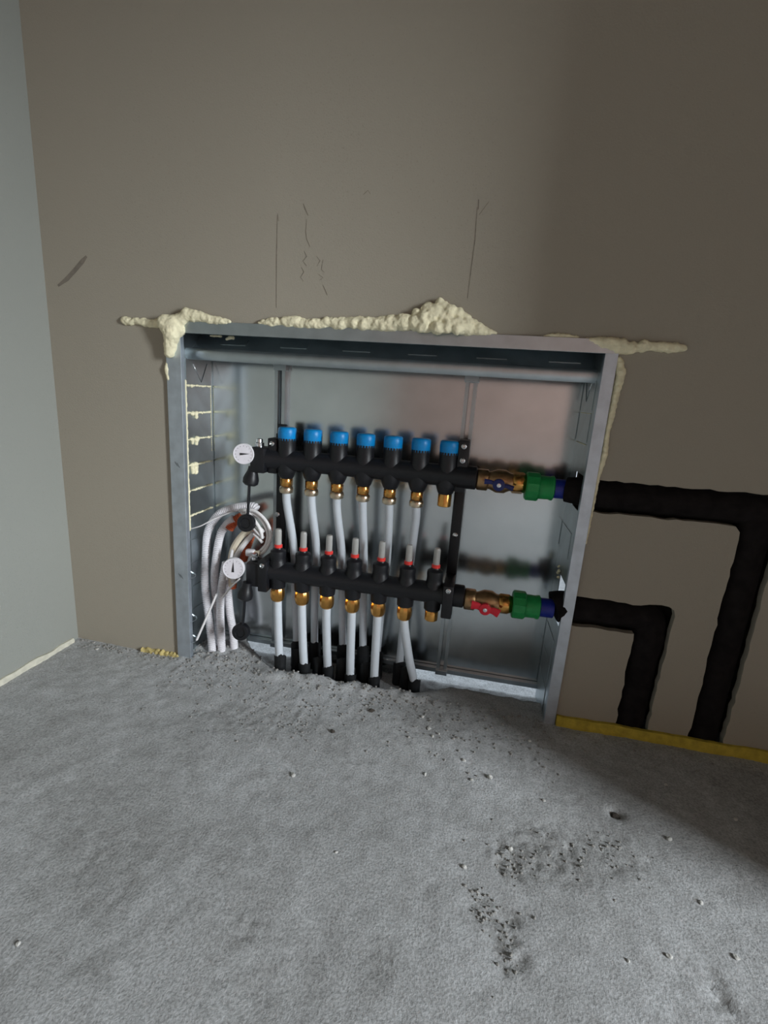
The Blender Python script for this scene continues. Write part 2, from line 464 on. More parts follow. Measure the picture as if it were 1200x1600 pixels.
# right side: plate with openings where the pipes pass
bm = bmesh.new()
for a in ((-.03, .184), (.262, .392), (.450, H - .006)): add_box(bm, XS1, XS1 + T, .0015, D, a[0], a[1])
for a in ((.184, .262, .066), (.392, .450, .072)): add_box(bm, XS1, XS1 + T, a[2], D, a[0], a[1])
sr = link('side_panel', mesh(bm), 'zinc', cab, smooth=False)
# front rim: each strip with an outer return into the wall and an inner lip
def rim(strip, ret, lip):
    bm = bmesh.new(); add_box(bm, *strip, .0004); add_box(bm, *ret); add_box(bm, *lip); return mesh(bm)
link('front_rim', rim((0, .029, -T, 0, -.004, H - .020), (0, T, 0, .016, -.004, H), (.029 - T, .029, 0, .009, -.004, H - .022)), 'zinc_dull', cab, smooth=False)
link('front_rim', rim((.7315, W, -T, 0, -.006, H - .020), (W - T, W, 0, .016, -.006, H), (.7315, .7315 + T, 0, .009, -.006, H - .022)), 'zinc_dull', cab, smooth=False)
link('front_rim', rim((0, W, -T, 0, H - .0203, H), (0, W, 0, .016, H - T, H), (.03, W - .02, 0, .006, H - .0203, H - .0203 + T)), 'zinc', cab, smooth=False)
# rolled cross rail under the top
bm = bmesh.new()
prof = [(.030, .601), (.030, .611), (.033, .6155), (.039, .617), (.047, .617), (.047, .6158), (.039, .6158), (.034, .614), (.0312, .610), (.0312, .6005), (.034, .5975), (.047, .5975), (.047, .596), (.033, .596)]
A = [bm.verts.new((XS0, y, z)) for y, z in prof]; B = [bm.verts.new((XS1, y, z)) for y, z in prof]
for i in range(len(prof)):
    j = (i + 1) % len(prof); bm.faces.new((A[i], A[j], B[j], B[i]))
bm.faces.new(A[::-1]); bm.faces.new(B)
link('cross_rail', mesh(bm), 'zinc', cab)
# slotted strip above the cross rail, sloped to reflect the dark ceiling as shade
bm = bmesh.new()
sec = [(.049, .613), (.092, .6495), (.0915, .6505), (.048, .614)]
A = [bm.verts.new((XS0, y, z)) for y, z in sec]; B = [bm.verts.new((XS1, y, z)) for y, z in sec]
for i in range(4): bm.faces.new((A[i], A[(i + 1) % 4], B[(i + 1) % 4], B[i]))
bm.faces.new(A[::-1]); bm.faces.new(B)
link('sloping_top_strip', mesh(bm), 'zinc', cab, smooth=False)
for i in range(6):
    x = .07 + i * .118
    bm = box(x, x + .05, -.008, .008, -.0006, .0006)
    bmesh.ops.transform(bm, matrix=Matrix.Translation((0, .0690, .6322)) @ Matrix.Rotation(math.atan2(.0365, .043), 4, 'X'), verts=bm.verts)
    link('slot_tab', mesh(bm), 'zinc', cab, smooth=False)
# knock-out plates on both cheeks, on a 50 mm pitch
tab = mesh(box(-.0004, .0004, -.0415, .0415, -.0232, .0232, .0003))
for k in range(12):
    z = .575 - k * .05
    link('knockout_plate', tab, 'zinc', sl, (XS0 + .0006, .070, z), smooth=False)
    if not (.150 < z < .28 or .35 < z < .49): link('knockout_plate', tab, 'zinc', sr, (XS1 - .0006, .070, z), smooth=False)
def vmark(pts, parent, x):
    bm = bmesh.new(); add_tube(bm, [Vector((x, y, z)) for y, z in pts], .0009, 6); link('embossed_arrow', mesh(bm), 'steel', parent)
vmark([(.052, .588), (.078, .556), (.100, .592)], sl, XS0 + .0012)
vmark([(.055, .600), (.078, .568), (.098, .602)], sr, XS1 - .0012)
# mounting rails on the back panel
for x in (.171, .537):
    bm = bmesh.new()
    for a in ((x - .0105, x - .0093, D - .013, D), (x + .0093, x + .0105, D - .013, D), (x - .0105, x - .004, D - .014, D - .0128), (x + .004, x + .0105, D - .014, D - .0128)):
        add_box(bm, a[0], a[1], a[2], a[3], -.002, .634)
    link('mounting_rail', mesh(bm), 'zinc', cab, smooth=False)
    link('rail_head', mesh(box(x - .013, x + .013, D - .016, D - .0005, .588, .600, .001)), 'zinc', cab, smooth=False)
    link('rail_foot', mesh(box(x - .012, x + .012, D - .020, D - .001, -.001, .010, .001)), 'zinc', cab, smooth=False)
link('bottom_rail', mesh(box(XS0, XS1, D - .010, D - .001, -.002, .009, .001)), 'zinc', cab, smooth=False)
# bent clips and scribed lines on the left rim
for z in (.177, .083, .036):
    bm = bmesh.new(); add_tube(bm, smooth_path([(.019, .006, z - .006), (.031, .004, z), (.036, .014, z + .004), (.020, .022, z + .007)], 5), .0022, 6, (1, .4))
    link('bent_clip', mesh(bm), 'steel', cab)
for x, z in ((.010, .405), (.014, .403), (.009, .183), (.013, .181)):
    bm = bmesh.new(); add_tube(bm, [Vector((x, -T - .0001, z + .004)), Vector((x + .005, -T - .0001, z - .004))], .0004, 5); link('scribed_line', mesh(bm), 'ink', cab)

# ------------------------------------------------------------------ manifolds
XU = [.212 + .05 * i for i in range(7)]; YU = .045
XLo = [.208 + .0503 * i for i in range(7)]; YL = .020
ORD = ['first', 'second', 'third', 'fourth', 'fifth', 'sixth', 'seventh']

# shared small meshes (built once around their own base point)
cap_me = mesh(lathe([(0, .0155), (.0015, .0168), (.016, .0172), (.0235, .0166), (.0255, .0145)], segs=40, rmod=lambda k: 1.0 if k % 2 else .965), 50)
hous_u = mesh(lathe([(-.034, .0115), (-.031, .0138), (-.024, .0165), (-.018, .0185), (.010, .0185), (.020, .0165), (.034, .0165), (.036, .0168), (.041, .0168)], segs=24))
hex_nut = mesh(lathe([(0, .0105), (.002, .0122), (.015, .0122), (.017, .0105)], segs=6), 20)
collar = mesh(lathe([(0, .0085), (.002, .0125), (.007, .0135), (.012, .0125), (.014, .0105)], segs=24))
stub = mesh(lathe([(0, .011), (.001, .0122), (.022, .0122), (.024, .0110)], segs=24))
hous_l = mesh(lathe([(-.034, .0130), (-.032, .0150), (-.018, .0158), (-.014, .0168), (.018, .0168), (.022, .0150), (.030, .0145), (.036, .0152), (.042, .0145), (.046, .0085), (.052, .0065)], segs=24))
nut_l = mesh(lathe([(0, .0085), (.003, .0122), (.010, .0142), (.020, .0142), (.026, .0125), (.029, .0115)], segs=12), 20)
glass = mesh(lathe([(0, .0062), (.028, .0060), (.031, .0048)], segs=20))
ring = mesh(lathe([(0, .0072), (.0015, .0078), (.0062, .0078), (.0075, .0068)], segs=20))
scale_me = mesh(lathe([(0, .0022), (.020, .0022)], segs=8))

def gauge(parent, c, nrm, needle_ang, r=.0195):
    """round thermometer with bezel, dial, ticks and needle"""
    n = Vector(nrm).normalized(); u = Vector((n.y, -n.x, 0)).normalized() * -1
    up = n.cross(u); up = up if up.z > 0 else -up
    c = Vector(c)
    g = link('thermometer', mesh(lathe([(-.010, r * .8), (-.008, r), (.0, r), (.0015, r * .96), (.0016, r * .9), (.0004, r * .88)], c, n, 32)), 'white', parent)
    link('dial', mesh(lathe([(0, r * .885), (.0008, r * .885)], c, n, 32)), 'dial', g)
    bm = bmesh.new()
    d = u * math.cos(needle_ang) + up * math.sin(needle_ang); s = n.cross(d)
    o = c + n * .0012
    vs = [o - d * r * .32 + s * r * .11, o + d * r * .62, o - d * r * .32 - s * r * .11]
    vv = [bm.verts.new(v) for v in vs] + [bm.verts.new(v + n * .0006) for v in vs]
    bm.faces.new(vv[:3]); bm.faces.new(vv[3:]);
    for i in range(3): bm.faces.new((vv[i], vv[(i + 1) % 3], vv[3 + (i + 1) % 3], vv[3 + i]))
    link('needle', mesh(bm), 'ink', g, smooth=False)
    bm = bmesh.new()
    for k in range(13):
        a = math.radians(-50 + k * 280 / 12); d = u * math.cos(a) + up * math.sin(a); s = n.cross(d) * .0003
        p = o - n * .0003
        q = [bm.verts.new(p + d * r * .70 - s), bm.verts.new(p + d * r * .80 - s), bm.verts.new(p + d * r * .80 + s), bm.verts.new(p + d * r * .70 + s)]
        bm.faces.new(q)
    link('scale_ticks', mesh(bm), 'ink', g, smooth=False)
    link('stem', mesh(lathe([(-.04, .006), (-.009, .006)], c, n, 14)), 'black', g)

def strap_cap(parent, knob, strap, disc, rdisc, tilt=(0, -1, 0)):
    k = Vector(knob)
    link('drain_knob', mesh(lathe([(-.016, .010), (-.012, .0145), (-.004, .0150), (.004, .0125), (.012, .0095), (.020, .009)], k, (.15, .1, 1), 20)), 'black', parent)
    link('strap', mesh(tube(strap, .0038, 10, 6, (1, .7))), 'black', parent)
    link('strap_disc', mesh(lathe([(-.008, rdisc * .9), (-.006, rdisc), (.004, rdisc), (.006, rdisc * .92), (.0062, rdisc * .6), (.004, rdisc * .55)], disc, tilt, 28)), 'black', parent)

# upper manifold
um = thing('heating_manifold', 'upper black manifold with seven blue screw caps and brass outlets', 'manifold', (.362, YU, .36))
zu = .425
bar = link('bar', mesh(lathe([(0, .012), (.002, .020), (.012, .0205), (.014, .0195), (.372, .0195), (.374, .0205), (.405, .0205), (.407, .017)], (.158, YU, zu), (1, 0, 0), 28)), 'black', um)
for i, x in enumerate(XU):
    link('port_housing', hous_u, 'black', um, (x, YU, zu))
    c = link('blue_cap', cap_me, 'blue', um, (x, YU, .4605))
    if i < 6:
        n = link('brass_nut', hex_nut, 'brass', um, (x, YU, .3752))
        link('pressed_collar', collar, 'nickel', n, (x, YU, .3615))
    else:
        link('brass_stub', stub, 'brass', um, (x, YU, .3690))
eb = link('end_block', mesh(box(.146, .176, YU - .020, YU + .018, .398, .446, .004)), 'black', um)
link('air_vent', mesh(lathe([(0, .0085), (.008, .0085), (.009, .0065), (.015, .006), (.016, .004)], (.157, YU, .445), (0, 0, 1), 16)), 'steel', um)
gauge(um, (.137, .020, .4325), (.22, -1, .06), math.radians(5))
strap_cap(um, (.146, .034, .388), [(.144, .030, .380), (.144, .026, .345), (.143, .024, .31)], (.1415, .022, .300), .0170, (.1, -1, .15))

# lower manifold
lm = thing('heating_manifold', 'lower black manifold with seven red ringed flow meters and brass outlets', 'manifold', (.36, YL, .15))
zl = .212
link('bar', mesh(lathe([(0, .012), (.002, .019), (.012, .0205), (.014, .0195), (.382, .0195), (.384, .0205), (.408, .0205), (.410, .017)], (.156, YL, zl), (1, 0, 0), 28)), 'black', lm)
for i, x in enumerate(XLo):
    link('port_housing', hous_l, 'black', lm, (x, YL, zl))
    f = link('flow_meter', glass, 'clear', lm, (x, YL, .2655))
    link('red_ring', ring, 'redring', f, (x, YL, .2590))
    link('scale_rod', scale_me, 'stone', f, (x, YL, .2670))
    if i < 6: link('brass_nut', nut_l, 'brass', lm, (x, YL, .1500))
    else: link('brass_stub', stub, 'brass', lm, (x, YL, .1580))
link('end_block', mesh(box(.150, .180, YL - .020, YL + .020, .180, .228, .004)), 'black', lm)
link('air_vent', mesh(lathe([(0, .0085), (.010, .0085), (.011, .006), (.016, .006)], (.160, YL, .226), (0, 0, 1), 16)), 'steel', lm)
gauge(lm, (.1315, -.012, .2175), (.22, -1, .1), math.radians(88), .0205)
strap_cap(lm, (.151, .000, .168), [(.150, -.002, .158), (.148, -.002, .125), (.1445, -.002, .095)], (.1415, -.002, .083), .0170, (.1, -1, .15))

# ------------------------------------------------------------------ brackets that carry both manifolds
screw = mesh(lathe([(0, .0048), (.0012, .0046), (.0020, .0030), (.0012, .0022)], (0, 0, 0), (0, -1, 0), 14))
def bracket(x, label, shift=0.0):
    b = thing('manifold_bracket', label, 'bracket', (x, .09, .15), 'brackets clamping the two manifolds')
    link('upright', mesh(box(x - .0095 + shift, x + .0095 + shift, .066, .074, .150, .489, .002)), 'black', b)
    link('clamp', mesh(box(x - .0095, x + .0095, YU - .009, .066, .398, .464 if shift else .489, .0025)), 'black', b)
    link('clamp', mesh(box(x - .0095, x + .0095, YL - .0240, .066, .174, .236, .0025)), 'black', b)
    link('spacer', mesh(box(x - .0085, x + .0085, .074, D - .0145, .44, .47)), 'black', b)
    link('spacer', mesh(box(x - .0085, x + .0085, .074, D - .0145, .18, .21)), 'black', b)
    for y, z in ((YU - .0093, .479), (YU - .0093, .4545), (.0658, .312), (YL - .0243, .228)):
        if not (shift and z > .47): link('screw', screw, 'steel', b, (x, y, z))
bracket(.186, 'black upright bracket with steel screws at the gauge end of the manifolds', .006)
bracket(.537, 'black upright bracket with steel screws beside the valve end of the manifolds')

# ------------------------------------------------------------------ ball valves, unions, adapters
def valve(x, y, z, m, label, upper):
    v = thing('ball_valve', label, 'valve', (x + .04, y, z - .02), 'ball valves')
    link('union_nut', mesh(lathe([(0, .0170), (.002, .0192), (.018, .0192), (.020, .0170)], (x, y, z), (1, 0, 0), 8, .4), 20), 'brass_d', v)
    link('body', mesh(lathe([(.018, .0150), (.024, .0160), (.034, .0205), (.048, .0205), (.056, .0160), (.064, .0150)], (x, y, z), (1, 0, 0), 22)), 'brass_d', v)
    link('hex_end', mesh(lathe([(.060, .0165), (.062, .0188), (.078, .0188), (.080, .0170), (.090, .0135)], (x, y, z), (1, 0, 0), 6, .5), 20), 'brass', v)
    hc = Vector((x + .037, y - .030, z - .002))
    link('stem', mesh(lathe([(0, .006), (.012, .006)], hc, (0, 1, 0), 14)), 'brass', v)
    bm = bmesh.new()
    add_lathe(bm, [(-.004, .0085), (-.003, .0102), (.004, .0102), (.005, .0085)], hc, (0, 1, 0), 22)
    for s in (-1, 1):
        tl = -.16 if upper else -.20
        d = Vector((s, 0, s * tl)).normalized(); u = Vector((-d.z, 0, d.x))
        wd = .0036 if upper else .0062
        path = smooth_path([hc + d * .006, hc + d * .014 + u * .0015 * s, hc + d * .0245], 4)
        add_tube(bm, path, lambda t: wd * (.8 + .5 * t), 10, (.45, 1))
    h = link('butterfly_handle', mesh(bm), m, v)
    link('handle_screw', mesh(lathe([(0, .0040), (.0015, .0036), (.002, .002)], hc + Vector((0, -.004, 0)), (0, -1, 0), 12)), 'steel', h)
    return v
valve(.5645, YU, .4235, 'navy', 'brass ball valve with a dark blue butterfly handle on the upper manifold', True)
valve(.566, YL, .2085, 'red', 'brass ball valve with a red butterfly handle on the lower manifold', False)

def union(x, y, z, label):
    g = thing('pipe_union', label, 'pipe fitting', (x, y, z - .024), 'green pipe unions')
    link('union_ring', mesh(lathe([(0, .0225), (.002, .0248), (.020, .0248), (.0225, .0230)], (x, y, z), (1, 0, 0), 12, .2), 20), 'green', g)
    link('socket', mesh(lathe([(.022, .0205), (.040, .0200), (.042, .0212), (.0455, .0212), (.047, .0190)], (x, y, z), (1, 0, 0), 28)), 'green', g)
union(.6475, YU, .4200, 'green plastic pipe union beside the blue handled valve')
union(.6500, YL, .2110, 'green plastic pipe union beside the red handled valve')
def adapter(x0, x1, y, z, label):
    o = link('pipe_stub', mesh(lathe([(0, .0150), (.001, .0166), (x1 - x0 - .001, .0166), (x1 - x0, .0150)], (x0, y, z), (1, 0, 0), 28)), 'dblue', loc=(0, 0, 0))
    return tag(o, label, 'pipe', 'blue pipe stubs')
adapter(.6935, .7135, YU, .4200, 'short dark blue pipe piece right of the upper green union')
adapter(.6960, .7205, YL, .2120, 'short dark blue pipe piece right of the lower green union')

# ------------------------------------------------------------------ insulated pipes in their chases
def insulated(pts, label, flare, bulge=None):
    path = resample(smooth_path(pts, 14), .004)
    bm = bmesh.new()
    def rr(t):
        r = .0252
        if bulge: r += .0035 * math.exp(-((t - bulge) / .06) ** 2)
        if t < .05: r -= flare * (1 - t / .05)
        return r
    add_tube(bm, path, rr, 22)
    return tag(link('insulated_pipe', mesh(bm, 60), 'insul'), label, 'pipe', 'insulated pipes')
insulated([(.7145, .045, .4205), (.730, .040, .4205), (.760, .030, .4210), (.80, .028, .4210), (.975, .028, .4210), (.991, .028, .4208), (.9975, .028, .4145), (.998, .028, .398), (.998, .028, .2), (.998, .028, -.04)],
          'long black insulated pipe in the upper wall chase turning down at the right', .004)
insulated([(.7210, .022, .2150), (.735, .024, .2190), (.760, .027, .2205), (.80, .028, .2205), (.850, .028, .2210), (.870, .028, .2205), (.878, .028, .213), (.8785, .028, .193), (.8785, .028, .1), (.8785, .028, -.04)],
          'short black insulated pipe in the lower wall chase bending down near the cabinet', -.002, .47)

# ------------------------------------------------------------------ white heating pipes and their floor sleeves
low_feet = [(.211, .030), (.262, .034), (.310, .042), (.360, .032), (.409, .032), (.488, .050)]
def hpipe(pts, r, label, group):
    o = link('heating_pipe', mesh(tube(pts, r, 16, 10)), 'pex')
    return tag(o, label, 'pipe', group)
for i in range(6):
    x = XLo[i]; fx, fy = low_feet[i]
    hpipe([(x, YL, .156), (x + (fx - x) * .15, YL + .001, .125), (x + (fx - x) * .55, (YL + fy) / 2, .06), (fx, fy, .0), (fx + (fx - x) * .2, fy + .004, -.045)], .0082,
          'white heating pipe dropping from the %s brass outlet of the lower manifold' % ORD[i], 'pipes below the lower manifold')
up_feet = [(.229, .080), (.266, .086), (.330, .082), (.374, .078), (.402, .088), (.452, .080)]
for i in range(6):
    x = XU[i]; fx, fy = up_feet[i]
    mx = x + [.013, .010, .012, .006, .001, -.004][i]
    hpipe([(x, YU, .364), (x + .001, YU + .004, .335), (mx, .058, .245), ((mx + fx) / 2, .066, .14), (fx, fy - .003, .03), (fx, fy, -.046)], .0078,
          'white heating pipe running behind the lower manifold from the %s upper brass outlet' % ORD[i], 'pipes below the upper manifold')
def sleeve(x, y, z1, r, slant, label, group):
    bm = bmesh.new(); segs = 18
    rings = []
    zs = [-.05, -.02, 0, z1]
    for q, z in enumerate(zs):
        ring_ = []
        for k in range(segs):
            a = 2 * PI * k / segs
            zz = z + (slant * math.cos(a + 1.2) + .003 * noise.noise((x * 50, k * .9, 1))) * (1 if q == 3 else 0)
            ring_.append(bm.verts.new((x + r * math.cos(a) * (1 + .04 * (q % 2)), y + r * math.sin(a), zz)))
        rings.append(ring_)
    inner = [bm.verts.new((x + (v.co.x - x) * .80, y + (v.co.y - y) * .80, v.co.z)) for v in rings[-1]]
    inner2 = [bm.verts.new((v.co.x, v.co.y, v.co.z - .03)) for v in inner]
    rings += [inner, inner2]
    for A, B in zip(rings, rings[1:]):
        for k in range(segs): bm.faces.new((A[k], A[(k + 1) % segs], B[(k + 1) % segs], B[k]))
    return tag(link('pipe_sleeve', mesh(bm, 50), 'rubber'), label, 'sleeve', group)
for i in range(6):
    sleeve(low_feet[i][0], low_feet[i][1] + .001, [.022, .014, .010, .008, .010, .006][i], .0118, [.010, .004, .006, .004, .008, .009][i],
           'black sleeve around the front pipe foot below the %s lower outlet' % ORD[i], 'sleeves at the front pipe feet')
for i in range(6):
    sleeve(up_feet[i][0], up_feet[i][1], [.030, .034, .040, .046, .030, .022][i], .0128, [.010, .006, .008, .010, .012, .008][i],
           'black sleeve around the rear pipe foot serving the %s upper outlet' % ORD[i], 'sleeves at the rear pipe feet')
# spare sleeves standing open between the feet
for k, (x, y, z1, s, l) in enumerate(((.238, .056, .026, .010, 'open black sleeve stub between the two leftmost front pipes'), (.286, .052, .020, .008, 'open black sleeve stub left of the third front pipe'),
                      (.337, .050, .026, .010, 'open black sleeve stub left of the fourth front pipe'), (.386, .050, .024, .010, 'open black sleeve stub left of the fifth front pipe'), (.468, .066, .022, .010, 'open black sleeve stub left of the sixth front pipe'))):
    sleeve(x, y, z1, .0115, s, l, 'open sleeve stubs')

# ------------------------------------------------------------------ conduits and cables in the left of the cabinet
def conduit(pts, r, label, m='white', g='white conduits in the cabinet corner', corr=True):
    bm = corrugated(pts, r) if corr else tube(pts, r, 14, 8)
    return tag(link('conduit', mesh(bm, 60), m), label, 'conduit', g)
conduit([(.150, .050, .322), (.140, .052, .326), (.100, .056, .318), (.064, .058, .300), (.040, .058, .263), (.032, .060, .213), (.034, .050, .150), (.046, .040, .09), (.056, .034, .03), (.059, .033, -.015)], .0085,
        'white corrugated conduit arching over the top of the cable bundle')
conduit([(.098, .056, .296), (.078, .060, .278), (.066, .056, .253), (.054, .056, .182), (.051, .060, .124), (.056, .062, .052), (.057, .062, -.015)], .0085,
        'ribbed white conduit just inside the arching one')
conduit([(.085, .046, .205), (.079, .042, .165), (.074, .040, .110), (.075, .039, .050), (.078, .038, -.015)], .0085,
        'nearest white conduit rising straight from the floor in the corner')
conduit([(.088, .058, .200), (.083, .056, .150), (.086, .057, .090), (.093, .058, .040), (.095, .058, -.015)], .0085,
        'white conduit leaning right at the floor nearest the pipes')
conduit([(.112, .062, .300), (.098, .060, .290), (.086, .058, .272)], .0095, 'short orange conduit end under the white arch', 'orange', 'orange conduits')
conduit([(.098, .066, .205), (.092, .064, .178), (.090, .062, .140)], .0085, 'orange conduit end below the lower gauge', 'orange', 'orange conduits')
conduit([(.132, .068, .270), (.122, .066, .240), (.112, .066, .205)], .0090, 'brownish orange conduit behind the strap disc', 'orange', 'orange conduits')

def cable(pts, r, label, m='cable', g='loose cables in the cabinet', flat=None):
    return tag(link('cable', mesh(tube(pts, r, 10, 8, flat)), m), label, 'cable', g)
cable([(.118, .040, .318), (.150, .036, .322), (.176, .034, .305), (.186, .034, .278), (.178, .034, .250), (.160, .036, .232), (.140, .044, .222)], .0032, 'outermost white cable loop around the strap disc')
cable([(.120, .044, .312), (.150, .040, .314), (.170, .038, .298), (.178, .038, .274), (.170, .040, .248), (.150, .046, .232)], .0030, 'white cable loop second from the outside')
cable([(.135, .036, .318), (.152, .032, .305), (.166, .030, .288), (.170, .032, .270)], .0036, 'short thick white cable curl right of the strap disc')
cable([(.150, .034, .300), (.164, .032, .290), (.172, .034, .282)], .0034, 'upper of three stacked white cable turns')
cable([(.150, .034, .288), (.163, .032, .278), (.172, .034, .270)], .0034, 'middle of three stacked white cable turns')
cable([(.150, .036, .276), (.162, .034, .268), (.168, .036, .260)], .0034, 'lower of three stacked white cable turns')
cable([(.136, .048, .280), (.116, .050, .262), (.100, .050, .236), (.092, .052, .205), (.090, .056, .15)], .0065, 'thick cream cable sweeping down from the strap disc', 'cream')
cable([(.142, .052, .272), (.126, .052, .252), (.110, .050, .228), (.100, .050, .205), (.096, .054, .16)], .0055, 'thick white cable below the cream one')
cable([(.174, .050, .255), (.160, .052, .238), (.146, .054, .222), (.138, .056, .205)], .0045, 'grey twisted cable tail right of the white plug', 'white')
cable([(.036, .012, .040), (.058, .013, .092), (.080, .016, .146)], .0036, 'stiff white flat cable end sticking out towards the left rim', flat=(1, .6))
cable([(.092, .016, .140), (.112, .014, .166), (.134, .010, .190)], .0030, 'short white flat cable end below the lower gauge', flat=(1, .6))
cable([(.020, .030, .272), (.040, .032, .280), (.066, .040, .296), (.10, .048, .312)], .0012, 'thin white wire crossing to the left cheek')
cable([(.100, .038, .215), (.104, .036, .236), (.098, .036, .206), (.090, .040, .170)], .0028, 'white cable beside the lower gauge')
pl = thing('cable_plug', 'small white plug at the end of the cable above the lower manifold', 'plug', (.146, .030, .236))
link('plug_body', mesh(box(.137, .155, .024, .036, .231, .245, .003)), 'white', pl)
link('plug_collar', mesh(lathe([(0, .005), (.010, .0045)], (.155, .030, .238), (1, 0, .2), 14)), 'cream', pl)

# ------------------------------------------------------------------ expanding foam
ctex = bpy.data.textures.new('foam_noise', 'CLOUDS'); ctex.noise_scale = .006; ctex.noise_depth = 3
def foam(blobs, label, cat='foam', vox=.0016, disp=.0032, m='foam', name='expanding_foam', parent=None):
    bm = bmesh.new()
    for x, y, z, r in blobs:
        bmesh.ops.create_icosphere(bm, subdivisions=2, radius=r, matrix=Matrix.Translation((x, y, z)))
    o = link(name, mesh(bm, 180), m, parent)
    rm = o.modifiers.new('r', 'REMESH'); rm.mode = 'VOXEL'; rm.voxel_size = vox; rm.use_smooth_shade = True
    s = o.modifiers.new('s', 'SMOOTH'); s.iterations = 12; s.factor = .5
    d = o.modifiers.new('d', 'DISPLACE'); d.texture = ctex; d.texture_coords = 'GLOBAL'; d.strength = disp; d.mid_level = .5
    if label: tag(o, label, cat, 'expanding foam around the cabinet')
    return o
def line(pts, r0, y, n=14, jit=.25):
    out = []
    P = [Vector((a, b, c)) for a, b, c in pts]     # x, z, radius
    for a, b in zip(P, P[1:]):
        k = max(3, int((b - a).xy.length / (min(a.z, b.z) * .22)))
        for i in range(k):
            p = a.lerp(b, i / k); r = p.z * random.uniform(1 - jit, 1 + jit)
            out.append((p.x, y + random.uniform(-.2, .2) * r, p.y + random.uniform(-.35, .35) * r, r))
    p = P[-1]; out.append((p.x, y, p.y, p.z)); return out
def mound():
    out = []; env = [(.438, .690), (.452, .697), (.464, .705), (.480, .710), (.496, .707), (.512, .694), (.530, .682), (.550, .671), (.572, .662)]
    for k in range(150):
        x = random.uniform(.440, .570)
        for a, b in zip(env, env[1:]):
            if a[0] <= x <= b[0]: top = a[1] + (b[1] - a[1]) * (x - a[0]) / (b[0] - a[0])
        hgt = top - .657; r = min(.010, max(.0025, hgt * .36)) * random.uniform(.75, 1.1)
        z = random.uniform(.657 + r * .4, max(.658 + r * .4, top - r)); c = (z - .657) / max(hgt, .001)
        out.append((x, YW - min(.022, hgt * .5) * (1 - c * .7) * random.random(), z, r))
    return out
foam(line([(-.084, .653, .0052), (-.04, .652, .0050), (-.004, .6515, .0062)], 0, YW - .001, jit=.35) +
     line([(.004, .650, .012), (.012, .642, .014), (.020, .652, .015), (.016, .630, .014), (.012, .615, .012), (.010, .604, .008)], 0, -.005) +
     line([(.028, .640, .010), (.030, .660, .010), (.045, .667, .0085), (.070, .664, .007), (.098, .661, .0055), (.125, .659, .002)], 0, -.001),
     'lump of cream foam over the top left corner of the cabinet and its thin tail')
foam(line([(.176, .6605, .0025), (.20, .662, .0055), (.235, .663, .0070), (.28, .663, .0066), (.33, .665, .0075), (.37, .667, .0095), (.415, .668, .0110), (.435, .670, .0115)], 0, YW - .003) +
     mound(),
     'long bead of cream foam along the top rim with a swollen mound')
foam(line([(.700, .6565, .002), (.728, .653, .0065), (.745, .650, .0085), (.757, .646, .0085), (.775, .650, .0065), (.80, .6515, .0055), (.82, .651, .0060), (.838, .650, .0050)], 0, YW - .002, jit=.3),
     'thin finger of cream foam at the top right corner of the cabinet')
foam(line([(.640, .6595, .0022), (.665, .6600, .0038), (.690, .6590, .0022)], 0, YW - .001), 'short crumb of foam on the top rim near the right corner')
foam(line([(.752, .632, .004), (.759, .612, .0065), (.757, .58, .0048), (.756, .55, .0044), (.754, .52, .0036), (.756, .49, .0046), (.752, .45, .0030), (.752, .40, .0022), (.751, .34, .0018)], 0, YW - .001),
     'uneven foam edging down the right rim of the cabinet', vox=.0012, disp=.002)
foam(line([(.001, .588, .0026), (-.0005, .575, .0042), (.002, .558, .0034), (.003, .548, .0018)], 0, YW - .002), 'pale foam smear on the outer edge of the left rim', vox=.0012, disp=.002)
# foam squeezed through the slits of the left cheek
def slit_foam(z, drip, label):
    b = []
    for k in range(22): b.append((XS0 + .0015, .027 + k * .0040, z + random.uniform(-.0006, .0006), .0017 + .0014 * random.random()))
    for y, ln, r in drip:
        for k in range(int(ln / .0025)): b.append((XS0 + .0025, y + random.uniform(-.002, .002), z - k * .0025, r * random.uniform(.75, 1.15) * (1 - .3 * k * .0025 / ln)))
    foam(b, label, vox=.0010, disp=.0020)
slit_foam(.549, [(.045, .005, .003)], 'foam line in the highest open slit of the left cabinet cheek')
slit_foam(.4985, [(.045, .007, .0040), (.056, .014, .0045), (.075, .005, .003)], 'dripping foam in the second slit of the left cabinet cheek')
slit_foam(.4485, [(.040, .010, .0042), (.055, .013, .0050)], 'dripping foam in the third slit of the left cabinet cheek')
slit_foam(.3985, [(.040, .018, .0048), (.050, .020, .0050)], 'thick foam drip in the fourth slit of the left cabinet cheek')
slit_foam(.3485, [], 'thin foam line in the fifth slit of the left cabinet cheek')
slit_foam(.2985, [], 'thin foam line in the sixth slit of the left cabinet cheek')
foam([(XS0 + .002, .024, .27 + k * .0035, .0022 + .0010 * random.random()) for k in range(83)], 'upright foam seam along the front of the left cabinet cheek', vox=.0011, disp=.0015)
foam([(XS0 + .001, .112, .42 + k * .004, .0016) for k in range(33)], 'upright foam seam in the rear of the left cabinet cheek', vox=.0010, disp=.001)
def slit_r(z, label):
    foam([(XS1 - .001, .030 + k * .004, z, .0014) for k in range(20)], label, vox=.0009, disp=.001)
slit_r(.5485, 'foam line in the upper slit of the right cabinet cheek'); slit_r(.4985, 'foam line in the lower slit of the right cabinet cheek')
foam([(.090 + .006 * k, .050, .636 + .003 * math.sin(k), .004) for k in range(3)] + [(.058 + .005 * k, .050, .640, .003) for k in range(5)], 'foam crumbs caught under the top rim', disp=.003)
